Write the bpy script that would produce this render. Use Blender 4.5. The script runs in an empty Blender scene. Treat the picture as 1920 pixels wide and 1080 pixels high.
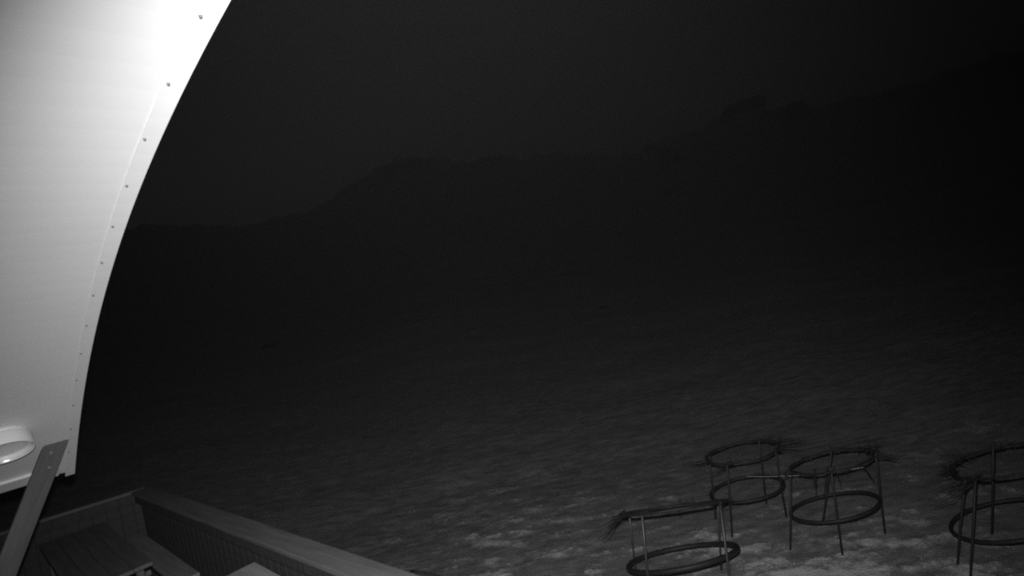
import bpy, bmesh, math, random
import numpy as np
from mathutils import Vector, Matrix
random.seed(7); rng = np.random.RandomState(11)
S = bpy.context.scene
C = S.collection
R = math.radians

# ------------------------------------------------------------------ camera
CAMZ = 3.2
p, r = R(1.0), R(11.0)
f0 = Vector((0, math.cos(p), -math.sin(p))); u0 = Vector((0, math.sin(p), math.cos(p))); r0 = Vector((1, 0, 0))
right = r0*math.cos(r) - u0*math.sin(r); up = u0*math.cos(r) + r0*math.sin(r)
cd = bpy.data.cameras.new('camera'); cam = bpy.data.objects.new('camera', cd); C.objects.link(cam)
cd.sensor_width = 36; cd.lens = 36*1048/1920; cd.clip_start = 0.02; cd.clip_end = 4000
M = Matrix.Identity(4)
for i in range(3):
    M[i][0] = right[i]; M[i][1] = up[i]; M[i][2] = -f0[i]
M[0][3], M[1][3], M[2][3] = 0, 0, CAMZ
cam.matrix_world = M
S.camera = cam

# ------------------------------------------------------------------ night sky (last dusk, grey as the infrared camera sees it)
W = bpy.data.worlds.new('World'); S.world = W; W.use_nodes = True
nt = W.node_tree; nt.nodes.clear()
def N(t, k, **kw):
    n = t.nodes.new(k)
    for a, v in kw.items():
        if hasattr(n, a): setattr(n, a, v)
        else: n.inputs[a].default_value = v
    return n
sky = N(nt, 'ShaderNodeTexSky', sky_type='NISHITA', sun_disc=False)
sky.sun_elevation = R(3.0); sky.sun_rotation = R(-35.0)
bw = N(nt, 'ShaderNodeRGBToBW')
tc = N(nt, 'ShaderNodeTexCoord')
mp = N(nt, 'ShaderNodeMapping'); mp.inputs['Scale'].default_value = (1.0, 1.0, 2.6)
no = N(nt, 'ShaderNodeTexNoise'); no.inputs['Scale'].default_value = 1.7; no.inputs['Detail'].default_value = 5; no.inputs['Roughness'].default_value = .5
mr = N(nt, 'ShaderNodeMapRange'); mr.inputs['From Min'].default_value = .3; mr.inputs['From Max'].default_value = .7
mr.inputs['To Min'].default_value = .62; mr.inputs['To Max'].default_value = 1.2
mix = N(nt, 'ShaderNodeMath', operation='MULTIPLY')
pw = N(nt, 'ShaderNodeMath', operation='POWER'); pw.inputs[1].default_value = .45   # an overcast evens the glow out
bg = N(nt, 'ShaderNodeBackground'); bg.inputs['Strength'].default_value = 0.0030
out = N(nt, 'ShaderNodeOutputWorld')
L = nt.links.new
L(sky.outputs[0], bw.inputs[0]); L(tc.outputs['Generated'], mp.inputs[0]); L(mp.outputs[0], no.inputs['Vector'])
L(no.outputs[0], mr.inputs[0]); L(bw.outputs[0], pw.inputs[0]); L(pw.outputs[0], mix.inputs[0]); L(mr.outputs[0], mix.inputs[1])
L(mix.outputs[0], bg.inputs[0]); L(bg.outputs[0], out.inputs[0])

# ------------------------------------------------------------------ infrared lamp of the webcam (the only lamp that lights the photograph)
ld = bpy.data.lights.new('infrared_lamp', 'SPOT'); lo = bpy.data.objects.new('infrared_lamp', ld); C.objects.link(lo)
ld.energy = 960.0; ld.color = (1, 1, 1); ld.shadow_soft_size = 0.025
ld.spot_size = R(112); ld.spot_blend = 1.0
lo.location = (0.0, 0.03, CAMZ + 0.11)
tgt = (right*0.03 - up*0.20 + f0).normalized()
lo.rotation_euler = tgt.to_track_quat('-Z', 'Y').to_euler()

S.view_settings.view_transform = 'Standard'; S.view_settings.look = 'None'
S.view_settings.exposure = 0; S.view_settings.gamma = 1; S.view_settings.use_curve_mapping = False
S.render.engine = 'CYCLES'
S.cycles.use_denoising = False
S.cycles.max_bounces = 6; S.cycles.volume_bounces = 0
S.cycles.sample_clamp_indirect = .6; S.cycles.sample_clamp_direct = 2.5
S.cycles.filter_width = 2.0

# ------------------------------------------------------------------ helpers
def tag(o, label=None, cat=None, group=None, kind=None):
    if label: o['label'] = label
    if cat: o['category'] = cat
    if group: o['group'] = group
    if kind: o['kind'] = kind
    return o
def link(name, me, mat=None, parent=None):
    o = bpy.data.objects.new(name, me); C.objects.link(o)
    if mat and me is not None and not me.materials: me.materials.append(mat)
    if parent: o.parent = parent
    return o
def empty(name, loc=(0, 0, 0), rot=None):
    o = bpy.data.objects.new(name, None); C.objects.link(o); o.location = loc
    if rot: o.rotation_euler = rot
    return o
def pydata(name, v, f, smooth=False):
    me = bpy.data.meshes.new(name); me.from_pydata([tuple(x) for x in v], [], f); me.update()
    if smooth: me.polygons.foreach_set('use_smooth', [True]*len(me.polygons))
    return me
def bmmesh(name, bm, smooth=False):
    bmesh.ops.recalc_face_normals(bm, faces=bm.faces[:])
    me = bpy.data.meshes.new(name); bm.to_mesh(me); bm.free()
    if smooth: me.polygons.foreach_set('use_smooth', [True]*len(me.polygons))
    return me
def box(bm, c, ax, ay, az, sx, sy, sz, bevel=0.0):
    """box centred at c along three axes, full sizes sx sy sz"""
    m = Matrix.Identity(4)
    for i in range(3):
        m[i][0] = ax[i]*sx; m[i][1] = ay[i]*sy; m[i][2] = az[i]*sz; m[i][3] = c[i]
    g = bmesh.ops.create_cube(bm, size=1.0, matrix=m)
    if bevel:
        es = list({e for v in g['verts'] for e in v.link_edges})
        bmesh.ops.bevel(bm, geom=es, offset=bevel, segments=1, affect='EDGES')
def tube(bm, pts, rad, n=8, closed=False):
    pts = [Vector(q) for q in pts]; m = len(pts); rings = []
    for i, q in enumerate(pts):
        a = pts[(i-1) % m] if (closed or i > 0) else q
        b = pts[(i+1) % m] if (closed or i < m-1) else q
        d = (b-a).normalized()
        x = d.cross(Vector((0, 0, 1)))
        if x.length < 1e-3: x = d.cross(Vector((1, 0, 0)))
        x.normalize(); y = d.cross(x)
        rr = rad[i] if isinstance(rad, (list, tuple)) else rad
        rings.append([bm.verts.new(q + x*math.cos(2*math.pi*k/n)*rr + y*math.sin(2*math.pi*k/n)*rr) for k in range(n)])
    for i in range(m if closed else m-1):
        A, B = rings[i], rings[(i+1) % m]
        for k in range(n): bm.faces.new((A[k], A[(k+1) % n], B[(k+1) % n], B[k]))
    if not closed:
        bm.faces.new(rings[0]); bm.faces.new(rings[-1][::-1])

# value noise on the plane
TAB = rng.rand(256, 256)
def vn(x, y):
    xi = np.floor(x).astype(int); yi = np.floor(y).astype(int); fx = x-xi; fy = y-yi
    fx = fx*fx*(3-2*fx); fy = fy*fy*(3-2*fy)
    g = lambda i, j: TAB[i & 255, j & 255]
    return (g(xi, yi)*(1-fx)+g(xi+1, yi)*fx)*(1-fy) + (g(xi, yi+1)*(1-fx)+g(xi+1, yi+1)*fx)*fy
def fbm(x, y, o=5, k=.5):
    s = 0; a = 1; t = 0
    for i in range(o):
        s = s + a*vn(x+17.3*i, y+9.1*i); t += a; a *= k; x = x*2.03; y = y*2.03
    return s/t

# ------------------------------------------------------------------ materials
def mat(name, col, rough=.7, metal=0., var=.25, scale=6., stretch=(1, 1, 1), bump=0., spec=.5, obj=True, detail=5):
    m = bpy.data.materials.new(name); m.use_nodes = True; t = m.node_tree
    b = t.nodes['Principled BSDF']
    b.inputs['Roughness'].default_value = rough; b.inputs['Metallic'].default_value = metal
    b.inputs['Specular IOR Level'].default_value = spec
    tc = N(t, 'ShaderNodeTexCoord'); mp = N(t, 'ShaderNodeMapping'); mp.inputs['Scale'].default_value = stretch
    n = N(t, 'ShaderNodeTexNoise'); n.inputs['Scale'].default_value = scale; n.inputs['Detail'].default_value = detail; n.inputs['Roughness'].default_value = .6
    cr = N(t, 'ShaderNodeMapRange'); cr.inputs['From Min'].default_value = .25; cr.inputs['From Max'].default_value = .75
    cr.inputs['To Min'].default_value = col*(1-var); cr.inputs['To Max'].default_value = min(1, col*(1+var))
    t.links.new(tc.outputs['Object'], mp.inputs[0]); t.links.new(mp.outputs[0], n.inputs['Vector'])
    t.links.new(n.outputs[0], cr.inputs[0]); t.links.new(cr.outputs[0], b.inputs['Base Color'])
    if bump:
        bp = N(t, 'ShaderNodeBump'); bp.inputs['Strength'].default_value = bump; bp.inputs['Distance'].default_value = .01
        t.links.new(n.outputs[0], bp.inputs['Height']); t.links.new(bp.outputs[0], b.inputs['Normal'])
    return m
M_soffit = mat('white_sheet', .80, .5, var=.02, scale=2.5, spec=.3)
M_trim = mat('white_trim', .78, .5, var=.02, scale=3, spec=.3)
M_roof = mat('roof_sheet', .35, .5, metal=.4, var=.15)
M_wall = mat('wall_board', .45, .7, var=.1, scale=3, stretch=(1, 1, 6))
M_screw = mat('screw_steel', .16, .75, metal=.3, var=.1)
M_wood = mat('weathered_wood', .17, .8, var=.35, scale=5, stretch=(1, 1, 1), bump=.3)
def wood(name, col, axis):
    st = [22, 22, 22]; st[axis] = 1.6
    return mat(name, col, .8, var=.3, scale=1.3, stretch=tuple(st), bump=.4, spec=.2)
M_brace = wood('brace_timber', .095, 2)
M_rail = wood('rail_timber', .125, 0)
M_board = wood('railing_board_timber', .05, 2)
M_deck = wood('deck_timber', .07, 0)
M_table = wood('table_timber', .12, 0)
M_bench = wood('bench_timber', .21, 0)
M_pale = wood('pale_table_timber', .21, 0)
M_ring = mat('dark_ring', .014, .6, var=.3, scale=30, spec=.3)
M_leg = mat('dark_post', .018, .6, var=.3, scale=30, spec=.3)
M_leg2 = mat('galvanised_post', .05, .45, metal=.3, var=.3, scale=25)
M_twig = mat('bare_twig', .018, .9, var=.4, scale=40, spec=.1)
M_rock = mat('dark_rock', .03, .9, var=.5, scale=.25, bump=.6, spec=.1)
M_lampbody = mat('lamp_white_plastic', .78, .4, var=.02)
M_cord = mat('pale_cord', .5, .6, var=.1)
def glassmat():
    m = bpy.data.materials.new('polished_reflector'); m.use_nodes = True
    b = m.node_tree.nodes['Principled BSDF']
    b.inputs['Base Color'].default_value = (.9, .9, .9, 1); b.inputs['Roughness'].default_value = .22; b.inputs['Metallic'].default_value = .35
    b.inputs['Coat Weight'].default_value = .6; b.inputs['Coat Roughness'].default_value = .2
    return m
M_glass = glassmat()

# ------------------------------------------------------------------ terrain
AZ = np.array([-180,-110,-70,-41,-32.4,-26,-20,-16.8,-14.5,-12.4,-10.6,-9,-7.9,-6,-3.2,-.6,2,4.9,8.1,10,12.7,16.4,18.5,20,22.1,24,25.4,27.1,29.2,30.7,34,37.4,44.5,60,100,180.])
EL = np.array([6,8,10,9.8,10.6,9.8,9.6,10.6,11.6,12.4,13.2,14.0,13.8,13.1,12.7,12.1,11.6,11.6,11.3,10.6,9.9,9.8,10.4,10.3,11.0,11.2,11.5,10.5,10.1,9.4,9.5,9.3,9.2,9,8,6.])
RC = 300.
def height(az, rr):
    """terrain height for azimuth (deg, 0 = ahead, + = right) and distance"""
    e = np.interp(az, AZ, EL) + (fbm(az*.7+40, az*0+3, 6, .6)-.5)*1.3
    x = rr*np.sin(np.radians(az)); y = rr*np.cos(np.radians(az))
    g = np.clip((rr-9)/(RC-9), 0, 1)
    s = .5*g + .5*g**2.2
    h = s*(RC*np.tan(np.radians(e))+CAMZ)
    back = np.clip((rr-RC)/120, 0, 1)
    h = h*(1-.8*back*back*(3-2*back))
    k = np.clip((rr-8)/40, 0, 1)
    n1 = fbm(x/38+5, y/38+9, 6, .55)-.5
    n2 = fbm(x/14+50, y/5+30, 4, .5)-.5
    fade = 1-.75*np.exp(-((rr-RC)/25)**2)
    h = h + k*fade*(n1*3.2*np.clip(rr/150, 0, 1.2) + n2*.5)
    nr = 1-np.clip((rr-14)/30, 0, 1)
    small = (fbm(x*.6+7, y*1.0+3, 5, .45)-.5)*.08 + (fbm(x*3+1, y*13+2, 4, .6)-.5)*.016
    # the ground is tidy under the ring frames and the deck
    h = h + small*nr
    return h
def snowmask(x, y):
    wx = x + .5*y*.15
    m = .5 + (fbm(wx*.45+11, y*.8+4, 3)-.5)*.18 + (fbm(wx*3.0+3, y*6.5+8, 6, .74)-.5)*.64
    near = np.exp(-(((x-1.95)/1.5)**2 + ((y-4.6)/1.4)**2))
    far = np.clip((np.hypot(x, y)-6.2)/5, 0, 1)
    # the snow cover closes up the slope, over the first hundred metres
    q = np.hypot(x, y)
    high = .25*np.clip((np.log(np.maximum(q, 1))-np.log(9))/(np.log(120)-np.log(9)), 0, 1) + .10*np.clip((q-14)/60, 0, 1)*(fbm(x/16+3, y/7+2, 5, .6)-.5)
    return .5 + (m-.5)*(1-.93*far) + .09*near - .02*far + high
def grid(name, az0, az1, na, rs, material):
    az = np.linspace(az0, az1, na); A, Q = np.meshgrid(az, rs)
    H = height(A, Q); X = Q*np.sin(np.radians(A)); Y = Q*np.cos(np.radians(A))
    sm = snowmask(X, Y)
    lump = np.clip((sm-.56)/.05, 0, 1)*(1-np.clip((Q-14)/20, 0, 1))
    H = H + lump*(.006+.022*fbm(X*9, Y*11, 3))
    v = np.stack([X, Y, H], -1).reshape(-1, 3)
    nr_ = len(rs); idx = np.arange(nr_*na).reshape(nr_, na)
    q = np.stack([idx[:-1, :-1], idx[:-1, 1:], idx[1:, 1:], idx[1:, :-1]], -1).reshape(-1, 4)[:, ::-1]
    me = bpy.data.meshes.new(name)
    me.vertices.add(len(v)); me.vertices.foreach_set('co', v.ravel().astype(np.float32))
    me.loops.add(q.size); me.loops.foreach_set('vertex_index', q.ravel().astype(np.int32))
    me.polygons.add(len(q)); me.polygons.foreach_set('loop_start', np.arange(0, q.size, 4, dtype=np.int32))
    me.polygons.foreach_set('loop_total', np.full(len(q), 4, np.int32))
    me.polygons.foreach_set('use_smooth', np.ones(len(q), bool))
    me.update(calc_edges=True)
    at = me.attributes.new('snow', 'FLOAT', 'POINT'); at.data.foreach_set('value', sm.ravel().astype(np.float32))
    o = link(name, me, material); tag(o, kind='structure'); return o
def groundmat(name, soil, snow, lo_, hi_, fine, bump):
    m = bpy.data.materials.new(name); m.use_nodes = True; t = m.node_tree; b = t.nodes['Principled BSDF']
    b.inputs['Roughness'].default_value = .9; b.inputs['Specular IOR Level'].default_value = .15
    at = N(t, 'ShaderNodeAttribute'); at.attribute_name = 'snow'
    g = N(t, 'ShaderNodeNewGeometry'); mp = N(t, 'ShaderNodeMapping'); mp.inputs['Scale'].default_value = (1, 2.3, 1)
    mp.inputs['Rotation'].default_value = (0, 0, R(-6))
    n = N(t, 'ShaderNodeTexNoise'); n.inputs['Scale'].default_value = fine; n.inputs['Detail'].default_value = 7; n.inputs['Roughness'].default_value = .72
    n2 = N(t, 'ShaderNodeTexNoise'); n2.inputs['Scale'].default_value = fine*.16; n2.inputs['Detail'].default_value = 5
    t.links.new(g.outputs['Position'], mp.inputs[0]); t.links.new(mp.outputs[0], n.inputs['Vector']); t.links.new(mp.outputs[0], n2.inputs['Vector'])
    a1 = N(t, 'ShaderNodeMath', operation='MULTIPLY_ADD'); a1.inputs[1].default_value = .33
    t.links.new(n.outputs[0], a1.inputs[0]); t.links.new(at.outputs['Fac'], a1.inputs[2])
    mr = N(t, 'ShaderNodeMapRange'); mr.interpolation_type = 'SMOOTHSTEP'; mr.inputs['From Min'].default_value = lo_; mr.inputs['From Max'].default_value = hi_
    t.links.new(a1.outputs[0], mr.inputs[0])
    sr = N(t, 'ShaderNodeMapRange'); sr.inputs['From Min'].default_value = .3; sr.inputs['From Max'].default_value = .7
    sr.inputs['To Min'].default_value = soil*.7; sr.inputs['To Max'].default_value = soil*1.35
    t.links.new(n2.outputs[0], sr.inputs[0])
    mx = N(t, 'ShaderNodeMix'); mx.data_type = 'FLOAT'
    t.links.new(mr.outputs[0], mx.inputs[0]); t.links.new(sr.outputs[0], mx.inputs[2]); mx.inputs[3].default_value = snow
    t.links.new(mx.outputs[0], b.inputs['Base Color'])
    bp = N(t, 'ShaderNodeBump'); bp.inputs['Strength'].default_value = bump; bp.inputs['Distance'].default_value = .03
    t.links.new(n.outputs[0], bp.inputs['Height']); t.links.new(bp.outputs[0], b.inputs['Normal'])
    return m
M_ground = groundmat('ground_with_snow', .18, .54, .655, .86, 24., .8)
rs = np.concatenate([np.linspace(.4, 3, 24)[:-1], np.geomspace(3, 14, 330)[:-1], np.geomspace(14, 60, 150)])
grid('ground', -75, 75, 880, rs, M_ground)
grid('mountain', -100, 100, 620, np.concatenate([np.geomspace(60, 300, 160)[:-1], np.linspace(300, 440, 26)]), M_ground)

# ------------------------------------------------------------------ the arched hut whose roof overhang carries the webcam
AX = Vector((-.7224, .6915, 0)); NX = Vector((.6915, .7224, 0)); UP = Vector((0, 0, 1)); O = Vector((0, 0, CAMZ))
def vz(s): return .83-.065*(s-.3)**2
def hp(n, s, dz=0.): return O + NX*n + AX*s + UP*(vz(s)+dz)
def hnorm(s):
    k = -.13*(s-.3); return (AX*(-k)+UP).normalized()      # outward (upper) normal
hut = empty('mountain_hut', O + NX*-2 + UP*-2.6)
tag(hut, 'hut with arched roof whose white underside overhangs the webcam on the left', 'hut')
def part(name, me, m, par=hut, **k):
    o = link(name, me, m); o.parent = par; o.matrix_parent_inverse = par.matrix_world.inverted() if False else Matrix.Translation(-par.location)
    return o
def sheet(n0, n1, s0, s1, d0, d1, ns=48, skew=0.):
    """curved slab following the arch: n0..n1 across, s0..s1 along, between offsets d0,d1"""
    bm = bmesh.new(); rows = []
    for i in range(ns+1):
        s = s0+(s1-s0)*i/ns
        sk = skew if i == ns else 0
        row = []
        for (n, d) in ((n0, d0), (n1, d0), (n1, d1), (n0, d1)):
            ss = s + (sk*(n-.55))
            row.append(bm.verts.new(hp(n, ss) + hnorm(ss)*d))
        rows.append(row)
    for a_, b_ in zip(rows, rows[1:]):
        for k in range(4): bm.faces.new((a_[k], a_[(k+1) % 4], b_[(k+1) % 4], b_[k]))
    bm.faces.new(rows[0]); bm.faces.new(rows[-1])
    me = bmmesh('sheet', bm)
    return me
part('soffit', sheet(-.2, .553, -4.7, 5.25, 0, .018, 90, .2), M_soffit)
part('verge_trim', sheet(.541, .597, -4.75, 5.30, -.0025, -.001, 90), M_trim)
part('verge_fascia', sheet(.570, .596, -4.75, 5.30, -.0005, .10, 90), M_trim)
part('roof', sheet(-4.2, .605, -4.8, 5.31, .103, .12, 90), M_roof)
# low end board of the overhang
bm = bmesh.new()
s0 = 5.17
c = hp(.17, s0)+hnorm(s0)*-.012; tdir = (AX + UP*(-.13*(s0-.3))).normalized()
box(bm, c, NX, tdir, hnorm(s0), .66, .13, .02, .003)
part('eave_board', bmmesh('eave_board', bm), M_trim)
bm = bmesh.new(); bmesh.ops.create_cone(bm, cap_ends=True, segments=8, radius1=.005, radius2=.0035, depth=.006)
screw_me = bmmesh('screw', bm); screw_me.materials.append(M_screw)
for k in range(-2, 13):
    s = 1.362 + .3005*k
    o = part('screw', screw_me, None)
    q = (-hnorm(s)).to_track_quat('Z', 'Y')
    o.rotation_euler = q.to_euler(); o.location = hp(.551, s)+hnorm(s)*-.008
# gable wall of upright boards behind the webcam
for k in range(-22, 25):
    s = k*.2+.1
    bm = bmesh.new(); zt = vz(s)-.03
    top = CAMZ+min(vz(s-.1), vz(s+.1))-.004
    box(bm, O*0 + NX*-.235 + AX*s + UP*((top+.6)/2), AX, NX, UP, .188, .03, top-.6, .004)
    part('wall_board', bmmesh('wall_board', bm), M_wall)
bm = bmesh.new(); box(bm, NX*-2.2+AX*.3+UP*1.6, AX, NX, UP, 9.6, 3.8, 2.0); part('wall', bmmesh('wall', bm), M_wall)
# knee brace
bm = bmesh.new()
A = hp(.46, 4.83, -.0); B = O + NX*-.2 + AX*4.83 + UP*-1.80
A = O + NX*.50 + AX*4.83 + UP*(-.46); 
d = (A-B).normalized(); side = AX; nn = d.cross(side)
Lb = (A-B).length
box(bm, Vector((0, 0, 0)), Vector((1, 0, 0)), Vector((0, 1, 0)), Vector((0, 0, 1)), .118, .05, Lb, .004)
me = bmmesh('brace', bm); me.materials.append(M_brace)
o = link('brace', me); o.parent = hut
mm = Matrix.Identity(4); W_ = nn.normalized()
for i in range(3):
    mm[i][0] = W_[i]; mm[i][1] = side[i]; mm[i][2] = d[i]; mm[i][3] = ((A+B)/2)[i]
o.matrix_parent_inverse = Matrix.Translation(-hut.location); o.matrix_basis = mm
for q in (.10, .19):
    b2 = bmesh.new(); bmesh.ops.create_cone(b2, cap_ends=True, segments=10, radius1=.013, radius2=.011, depth=.012)
    me2 = bmmesh('bolt', b2); me2.materials.append(M_screw)
    bo = link('bolt', me2); bo.parent = o; bo.rotation_euler = (R(90), 0, 0); bo.location = (0.01*(-1 if q > .15 else 1), -.03, Lb/2-q)

# round lamp under the overhang
sl = 4.56; nl = .215
ln = -hnorm(sl)
lamp = empty('bulkhead_lamp', hp(nl, sl)); lamp.rotation_euler = ln.to_track_quat('Z', 'Y').to_euler()
tag(lamp, 'round white lamp with hollow bowl on the white underside beside the brace', 'lamp')
def lathe(prof, n=40):
    bm = bmesh.new(); rings = []
    for (rr, z) in prof:
        rings.append([bm.verts.new((rr*math.cos(2*math.pi*k/n), rr*math.sin(2*math.pi*k/n), z)) for k in range(n)] if rr > 1e-5 else [bm.verts.new((0, 0, z))])
    for a_, b_ in zip(rings, rings[1:]):
        for k in range(n):
            k2 = (k+1) % n
            if len(b_) == 1: bm.faces.new((a_[k], a_[k2], b_[0]))
            elif len(a_) == 1: bm.faces.new((a_[0], b_[k], b_[k2]))
            else: bm.faces.new((a_[k], a_[k2], b_[k2], b_[k]))
    return bmmesh('lathe', bm, True)
link('lamp_base', lathe([(0, 0), (.125, 0), (.128, .004), (.128, .018), (.12, .02), (0, .02)]), M_lampbody, lamp)
link('lamp_housing', lathe([(.10, .02), (.136, .022), (.142, .028), (.142, .105), (.1405, .108), (.1375, .108), (.1365, .103), (.1365, .100), (.10, .03)]), M_lampbody, lamp)
link('reflector_bowl', lathe([(.1363, .1005), (.131, .088), (.125, .075), (.113, .064), (.092, .058), (.06, .053), (.03, .051), (0, .050)]), M_glass, lamp)

# ------------------------------------------------------------------ deck, railing, tables
DZ = .6
deck = empty('deck', AX*5+NX*.6)
tag(deck, 'raised timber deck at the foot of the hut, enclosed by a board railing', 'deck')
def dpart(name, c, ax, ay, az, sx, sy, sz, m, par, bev=.003, local=True):
    """a plank: its own long axis is local X so the grain runs along it"""
    bm = bmesh.new(); box(bm, Vector((0, 0, 0)), Vector((1, 0, 0)), Vector((0, 1, 0)), Vector((0, 0, 1)), sx, sy, sz, bev)
    me = bmmesh(name, bm); me.materials.append(m)
    o = link(name, me); o.parent = par
    t = Matrix.Identity(4)
    for i in range(3):
        t[i][0] = ax[i]; t[i][1] = ay[i]; t[i][2] = az[i]; t[i][3] = c[i]
    o.matrix_parent_inverse = Matrix.Translation(-par.location); o.matrix_basis = t
    return o
for k in range(64):
    s = -.8+k*.145
    n1 = 1.72-(s-2.8)*.044
    dpart('deck_board', NX*((n1-.2)/2)+AX*s+UP*(DZ-.015+random.uniform(-.002, .002)), NX, AX, UP.copy(), n1+.2, .137, .03, M_deck, deck)
for n in (-.1, .7, 1.4):
    dpart('joist', NX*n+AX*3.7+UP*(DZ-.105), AX, NX, UP, 9.1, .07, .14, M_deck, deck)
for s in (-.6, 2, 4.6, 8.0):
    for n in (-.05, 1.42):
        dpart('deck_post', NX*n+AX*s+UP*(.16), UP, NX, AX, .7, .12, .12, M_deck, deck)
rail = empty('deck_railing', Vector((-4.89, 6.79, DZ)))
tag(rail, 'timber railing with broad flat top rail and upright boards around the deck', 'railing')
K = Vector((-4.80, 6.72, 0)); E = Vector((.3, 2.22, 0)); G = Vector((-6.95, 5.26, 0))
rd = (E-K).normalized(); rn = Vector((-rd.y, rd.x, 0))*1
gd = (G-K).normalized(); gn = Vector((-gd.y, gd.x, 0))
RT = 1.6
def toprail(P, Q, inner, w):
    d_ = (Q-P).normalized(); L_ = (Q-P).length
    n_ = Vector((-d_.y, d_.x, 0)); n_ = n_ if n_.dot(inner) > 0 else -n_
    dpart('top_rail', (P+Q)/2+n_*(w/2)+UP*(RT-.018), d_, UP.cross(d_), UP, L_, w, .036, M_rail, rail, .004)
    dpart('upper_rail', (P+Q)/2+n_*(w*.5+.055)+UP*(RT-.036-.05), d_, UP.cross(d_), UP, L_, .04, .09, M_board, rail)
    dpart('lower_rail', (P+Q)/2+n_*(w*.5+.055)+UP*(DZ+.12), d_, UP.cross(d_), UP, L_, .04, .08, M_board, rail)
    k = 0; x = .09
    while x < L_-.05:
        dpart('upright_board', P+d_*x+n_*(w*.5+.02)+UP*((RT-.042+DZ+.04)/2), UP, n_, d_, RT-.042-DZ-.04, .022, .126, M_board, rail)
        x += .128; k += 1
    x = .06
    while x < L_:
        dpart('railing_post', P+d_*x+n_*(w*.5-.04)+UP*((RT-.042)/2+.05), UP, n_, d_, RT-.142, .08, .08, M_board, rail); x += 1.7
ci = Vector((-3, 3.5, 0))
toprail(K+rd*.175, E, ci-(K+E)/2, .19)
toprail(K, G, ci-(K+G)/2, .17)

def slatted_table(name, label, cat, P0, length, widths, top, m, legs=True, bench=False, th=.035):
    """boards run along the deck axis; P0 = corner nearest the camera on the railing side (n,s)"""
    n0, s0 = P0
    w = sum(widths)+.004*(len(widths)-1)
    t = empty(name, NX*(n0-w/2)+AX*(s0+length/2)+UP*DZ)
    tag(t, label, cat)
    n = n0
    for wi in widths:
        dpart('top_board' if not bench else 'seat_board', NX*(n-wi/2)+AX*(s0+length/2)+UP*(top-th/2+random.uniform(-.001, .001)), AX, NX*-1, UP, length, wi, th, m, t)
        n -= wi+.004
    for s in (s0+.28, s0+length-.28):
        dpart('cross_bar', NX*(n0-w/2)+AX*s+UP*(top-th-.031), NX, AX, UP, w-.04, .05, .055, m, t)
        for sg in (-1, 1):
            a_ = NX*(n0-w/2+sg*(w/2-.06))+AX*s
            hgt = top-th-.06-DZ
            dpart('leg', a_+UP*(DZ+hgt/2), UP, NX, AX, hgt, .06, .06, m, t)
    return t
slatted_table('table', 'long weathered timber table standing on the deck inside the railing', 'table', (1.07, 5.98), 2.15, [.14]*4, 1.35, M_table)
slatted_table('bench', 'narrow timber bench between the long table and the board railing', 'bench', (1.42, 6.05), 2.2, [.21], 1.05, M_bench, bench=True)
slatted_table('tall_table', 'pale tabletop corner nearest the camera at the bottom edge beside the railing', 'table', (1.31, 2.6), 1.56, [.17]*4, 1.62, M_pale)

# dark cable lying along the outer foot of the railing
bm = bmesh.new()
pts = []
for i in range(14):
    x = i/13; q = K.lerp(E, .755+.13*x) + Vector((.66, .75, 0))*(.035+.02*math.sin(x*7)) + UP*(RT-.02+.01*math.sin(x*5))
    pts.append(q)
tube(bm, pts, .008, 6)
o = link('cable', bmmesh('cable', bm, True), M_ring); tag(o, 'dark cable running along the outer edge of the deck railing', 'cable')

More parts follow.
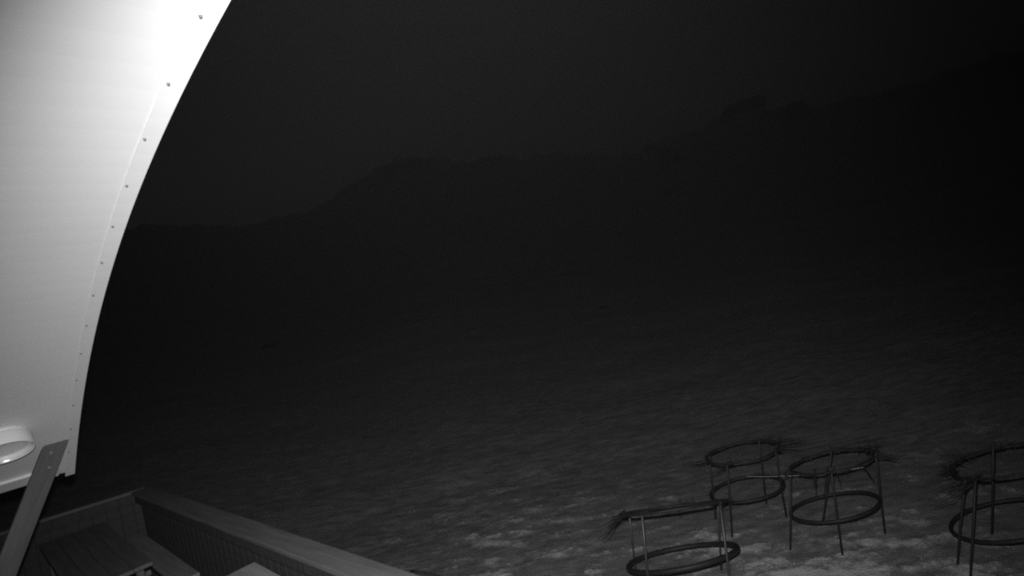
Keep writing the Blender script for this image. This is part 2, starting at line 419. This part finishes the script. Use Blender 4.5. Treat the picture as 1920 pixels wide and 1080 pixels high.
# ------------------------------------------------------------------ ring frames with twigs
def rpt(F, which, ph):
    cx, cy, r1, r2, z1, z2, tx, ty, tx2, ty2 = F
    c_, s_ = math.cos(ph), math.sin(ph)
    if which and r1 > .45: tx, ty = -.05, -.415        # the nearest frame's top ring leans further back
    if which: return Vector((cx+r2*c_+(z2-z1)*tx2, cy+r2*s_+(z2-z1)*ty2, z2+r2*(tx*c_+ty*s_)))
    return Vector((cx+r1*c_, cy+r1*s_, z1+r1*(tx*c_+ty*s_)))
def frame(F, legs, label, clusters, dense, legmat, extra=(), thick=.0175):
    base = Vector((F[0], F[1], 0))
    t = empty('ring_frame', base); tag(t, label, 'ring frame', 'ring frames with twigs standing on the snowy ground')
    inv = Matrix.Translation(-base)
    def pp(name, bm, m, smooth=True, kind=None):
        o = link(name, bmmesh(name, bm, smooth), m); o.parent = t; o.matrix_parent_inverse = inv
        if kind: o['kind'] = kind
        return o
    rr = random.Random(int(F[0]*100))
    for which, th in ((0, thick), (1, thick*.52)):
        bm = bmesh.new(); pts = []
        for k in range(56):
            q = rpt(F, which, 2*math.pi*k/56); q.z += .004*math.sin(k*.224+F[0]*3)+rr.uniform(-.0012, .0012); pts.append(q)
        tube(bm, pts, th, 8, True); pp('ring', bm, M_ring)
    for (a_, b_) in legs:
        a_ = Vector(a_); b_ = Vector(b_); dd = (a_-b_)
        b2 = b_ - dd*(.12/dd.z); a2 = a_ + dd*(.015/dd.z)
        bm = bmesh.new(); mid = (a2+b2)/2+Vector((rr.uniform(-.006, .006), rr.uniform(-.006, .006), 0))
        tube(bm, [b2, mid, a2], .0105, 8); pp('post', bm, legmat)
    # wreath of thin strands wound round the top ring
    bm = bmesh.new()
    for j in range(4):
        ph0 = rr.uniform(0, 6.28); ln_ = rr.uniform(2.2, 5.5); pts = []
        a1, a2_ = rr.uniform(4, 9), rr.uniform(0, 6)
        for k in range(40):
            ph = ph0+ln_*k/39; q = rpt(F, 1, ph); cdir = Vector((math.cos(ph), math.sin(ph), 0))
            w = a1*ph+a2_
            q += cdir*(.011*math.cos(w)+rr.uniform(-.004, .004)) + UP*(.010*math.sin(w)+rr.uniform(-.004, .004)); pts.append(q)
        tube(bm, pts, .0035, 4)
    for j in range(int(dense*.6)):
        ph = rr.uniform(0, 6.28); q = rpt(F, 1, ph); yaw = ph+rr.uniform(-1.3, 1.3)
        l_ = rr.uniform(.03, .09); e_ = q+Vector((math.cos(yaw), math.sin(yaw), rr.uniform(-.5, .7)))*l_
        tube(bm, [q, e_], [.004, .0015], 3)
    pp('twig_wreath', bm, M_twig, kind='stuff')
    for (ph, n_, sp, ln0, ln1, dz0, dz1, yawoff) in clusters:
        for j in range(n_):
            a_ = R(ph+rr.uniform(-sp, sp)); q = rpt(F, 1, a_)
            yaw = R(ph+yawoff)+rr.uniform(-.35, .35); l_ = rr.uniform(ln0, ln1)*.9
            dv = Vector((math.cos(yaw), math.sin(yaw), rr.uniform(dz0, dz1)))
            perp = Vector((-dv.y, dv.x, 0))*rr.uniform(-.12, .12)
            pts = [q-dv*.05, q+dv*l_*.35+perp*l_*.5, q+dv*l_*.7+perp*l_*.6+UP*rr.uniform(-.02, .01), q+dv*l_]
            bm = bmesh.new(); tube(bm, pts, [.005, .0042, .0032, .0015], 5)
            if rr.random() < .5:
                qq = pts[1]; tube(bm, [qq, qq+(dv+perp.normalized()*.6)*l_*.35], [.004, .0015], 4)
            pp('twig', bm, M_twig)
    for (P, Q) in extra:
        bm = bmesh.new(); P = Vector(P); Q = Vector(Q); mid = (P+Q)/2+Vector((.01, .01, .02))
        tube(bm, [P, mid, Q], [.007, .006, .003], 5); pp('twig', bm, M_twig)
    return t
F1 = [1.058, 5.08, .495, .476, .389, .886, .031, -.357, -.034, -.145]
F2 = [2.138, 6.183, .389, .383, .395, .861, .089, -.115, -.033, -.272]
F3 = [2.698, 5.452, .398, .371, .387, .878, .113, -.194, .016, -.197]
F4 = [3.82, 4.724, .438, .40, .359, .917, .174, -.217, -.046, -.174]
frame(F1, [((.69, 5.33, .765), (.66, 5.47, 0)), ((.71, 4.67, 1.04), (.63, 4.73, 0)), ((1.5, 5.15, .80), (1.49, 5.43, 0)), ((1.37, 4.66, 1.015), (1.29, 4.58, 0))],
      'nearest ring frame, leftmost, with pale metal posts and twigs drooping off its left end',
      [(185, 7, 20, .10, .30, -.8, -.1, 0), (150, 4, 18, .1, .2, -.4, 0, 0), (5, 3, 20, .06, .14, -.2, .2, 0)], 40, M_leg2, thick=.024)
frame(F2, [((1.84, 6.32, .81), (1.81, 6.43, 0)), ((1.85, 5.79, .87), (1.82, 5.98, 0)), ((2.42, 6.3, .86), (2.47, 6.56, 0)), ((2.36, 5.76, .92), (2.51, 6.16, 0))],
      'farthest dark ring frame, behind the others, with a long twig poking out on its left',
      [(180, 4, 14, .12, .24, -.25, .1, 0), (215, 3, 15, .12, .22, -.5, -.2, -20), (10, 7, 34, .16, .34, -.12, .15, 0), (320, 4, 16, .12, .28, -.3, 0, 30)], 70, M_leg)
frame(F3, [((2.37, 5.51, .81), (2.23, 5.53, 0)), ((2.54, 5.06, .94), (2.60, 5.26, 0)), ((2.99, 5.10, .97), (3.17, 5.49, 0)), ((2.89, 5.68, .84), (2.75, 5.87, 0))],
      'dark ring frame just right of the farthest one, with twigs hanging below its top ring',
      [(20, 7, 45, .10, .25, -.1, .3, 0), (330, 4, 20, .12, .24, -.3, .1, 0), (230, 3, 20, .12, .22, -.9, -.4, 0), (175, 4, 16, .1, .2, -.2, .3, 0)], 80, M_leg,
      extra=[((2.80, 5.08, .95), (2.96, 5.15, .70)), ((2.46, 5.20, .88), (2.42, 5.18, .68))])
frame(F4, [((3.43, 4.64, .86), (3.34, 4.80, 0)), ((3.44, 4.55, .87), (3.30, 4.62, 0)), ((4.15, 4.66, .97), (4.28, 4.89, 0)), ((3.95, 4.95, .93), (3.95, 5.15, 0))],
      'dark ring frame cut off by the right edge of the picture',
      [(180, 8, 38, .08, .2, -.15, .2, 0), (190, 5, 10, .25, .42, -.42, -.2, 0), (110, 5, 25, .08, .16, 0, .3, 0)], 90, M_leg)
# pale cord strung between the two rear frames
bm = bmesh.new(); P, Q = Vector((2.0, 5.70, .74)), Vector((2.80, 5.0, .92)); pts = []
for i in range(12):
    x = i/11; q = P.lerp(Q, x); q.z -= .03*4*x*(1-x); pts.append(q)
tube(bm, pts, .0014, 5); o = link('cord', bmmesh('cord', bm), M_cord); tag(o, 'thin pale cord strung between the two rear ring frames', 'cord')

# ------------------------------------------------------------------ rock outcrops on the slope
def solve(az, el):
    q = np.geomspace(22, RC*1.02, 1500); h = height(np.full_like(q, az), q)
    e = np.degrees(np.arctan2(h-CAMZ, q)); i = np.argmax(e >= el) if (e >= el).any() else int(e.argmax())
    return q[i], h[i]
def rock(az, el, w, h, label, seed):
    d_, z = solve(az, el); sz = w*d_; hz = h*d_
    rr = random.Random(seed); base = Vector((d_*math.sin(R(az)), d_*math.cos(R(az)), z))
    bm = bmesh.new()
    from mathutils import noise
    for j in range(5):
        g = bmesh.ops.create_icosphere(bm, subdivisions=3, radius=1)
        off = Vector((rr.uniform(-.35, .35)*sz, rr.uniform(-.2, .2)*sz, rr.uniform(-.25, .15)*hz)); k = rr.uniform(.25, .5)
        for v in g['verts']:
            n_ = noise.fractal(v.co*1.3+Vector((seed*3.1, j*7, 0)), 1., 2.2, 4)
            c2 = v.co*(1+.45*n_); c2 = Vector((round(c2.x*3.5)/3.5*.4+c2.x*.6, c2.y, round(c2.z*3)/3*.4+c2.z*.6))
            v.co = Vector((c2.x*sz*k, c2.y*sz*k, c2.z*hz*k*1.1))+off
    o = link('rock_outcrop', bmmesh('rock_outcrop', bm), M_rock); o.location = base; o.rotation_euler = (0, 0, -R(az))
    tag(o, label, 'rock', 'dark rock outcrops on the mountain')
rock(-8.5, 12.6, .075, .02, 'dark rock band just under the left summit of the ridge', 1)
rock(0.6, 11.6, .07, .02, 'broad dark rock band on the middle of the ridge crest', 2)
rock(16.5, 10.0, .035, .012, 'small dark rock on the crest above the narrow dark gully', 3)
rock(18.0, 8.0, .03, .045, 'tall narrow dark rock below the crest, left of the right summit', 4)
rock(17.6, 5.3, .02, .012, 'smallest dark rock, below the tall narrow one', 5)
rock(25.2, 11.1, .05, .03, 'dark rock knob forming the right summit', 6)
rock(28.8, 9.4, .055, .055, 'largest dark crag right beside the right summit', 7)
rock(-23.8, -2.0, .02, .010, 'small dark rock alone low on the left slope', 8)
rock(8.9, -5.6, .018, .006, 'small flat dark rock alone low on the middle slope', 9)

# ------------------------------------------------------------------ thin night mist
bm = bmesh.new(); bmesh.ops.create_cube(bm, size=1, matrix=Matrix.Translation((0, 150, 46)) @ Matrix.Diagonal((960, 640, 100, 1)))
hz = link('haze', bmmesh('haze', bm)); tag(hz, kind='stuff')
hm = bpy.data.materials.new('thin_mist'); hm.use_nodes = True; t = hm.node_tree; t.nodes.clear()
v = N(t, 'ShaderNodeVolumePrincipled'); v.inputs['Color'].default_value = (.9, .9, .9, 1); v.inputs['Density'].default_value = .0029; v.inputs['Anisotropy'].default_value = .86
oo = N(t, 'ShaderNodeOutputMaterial'); t.links.new(v.outputs[0], oo.inputs['Volume'])
hz.data.materials.append(hm)
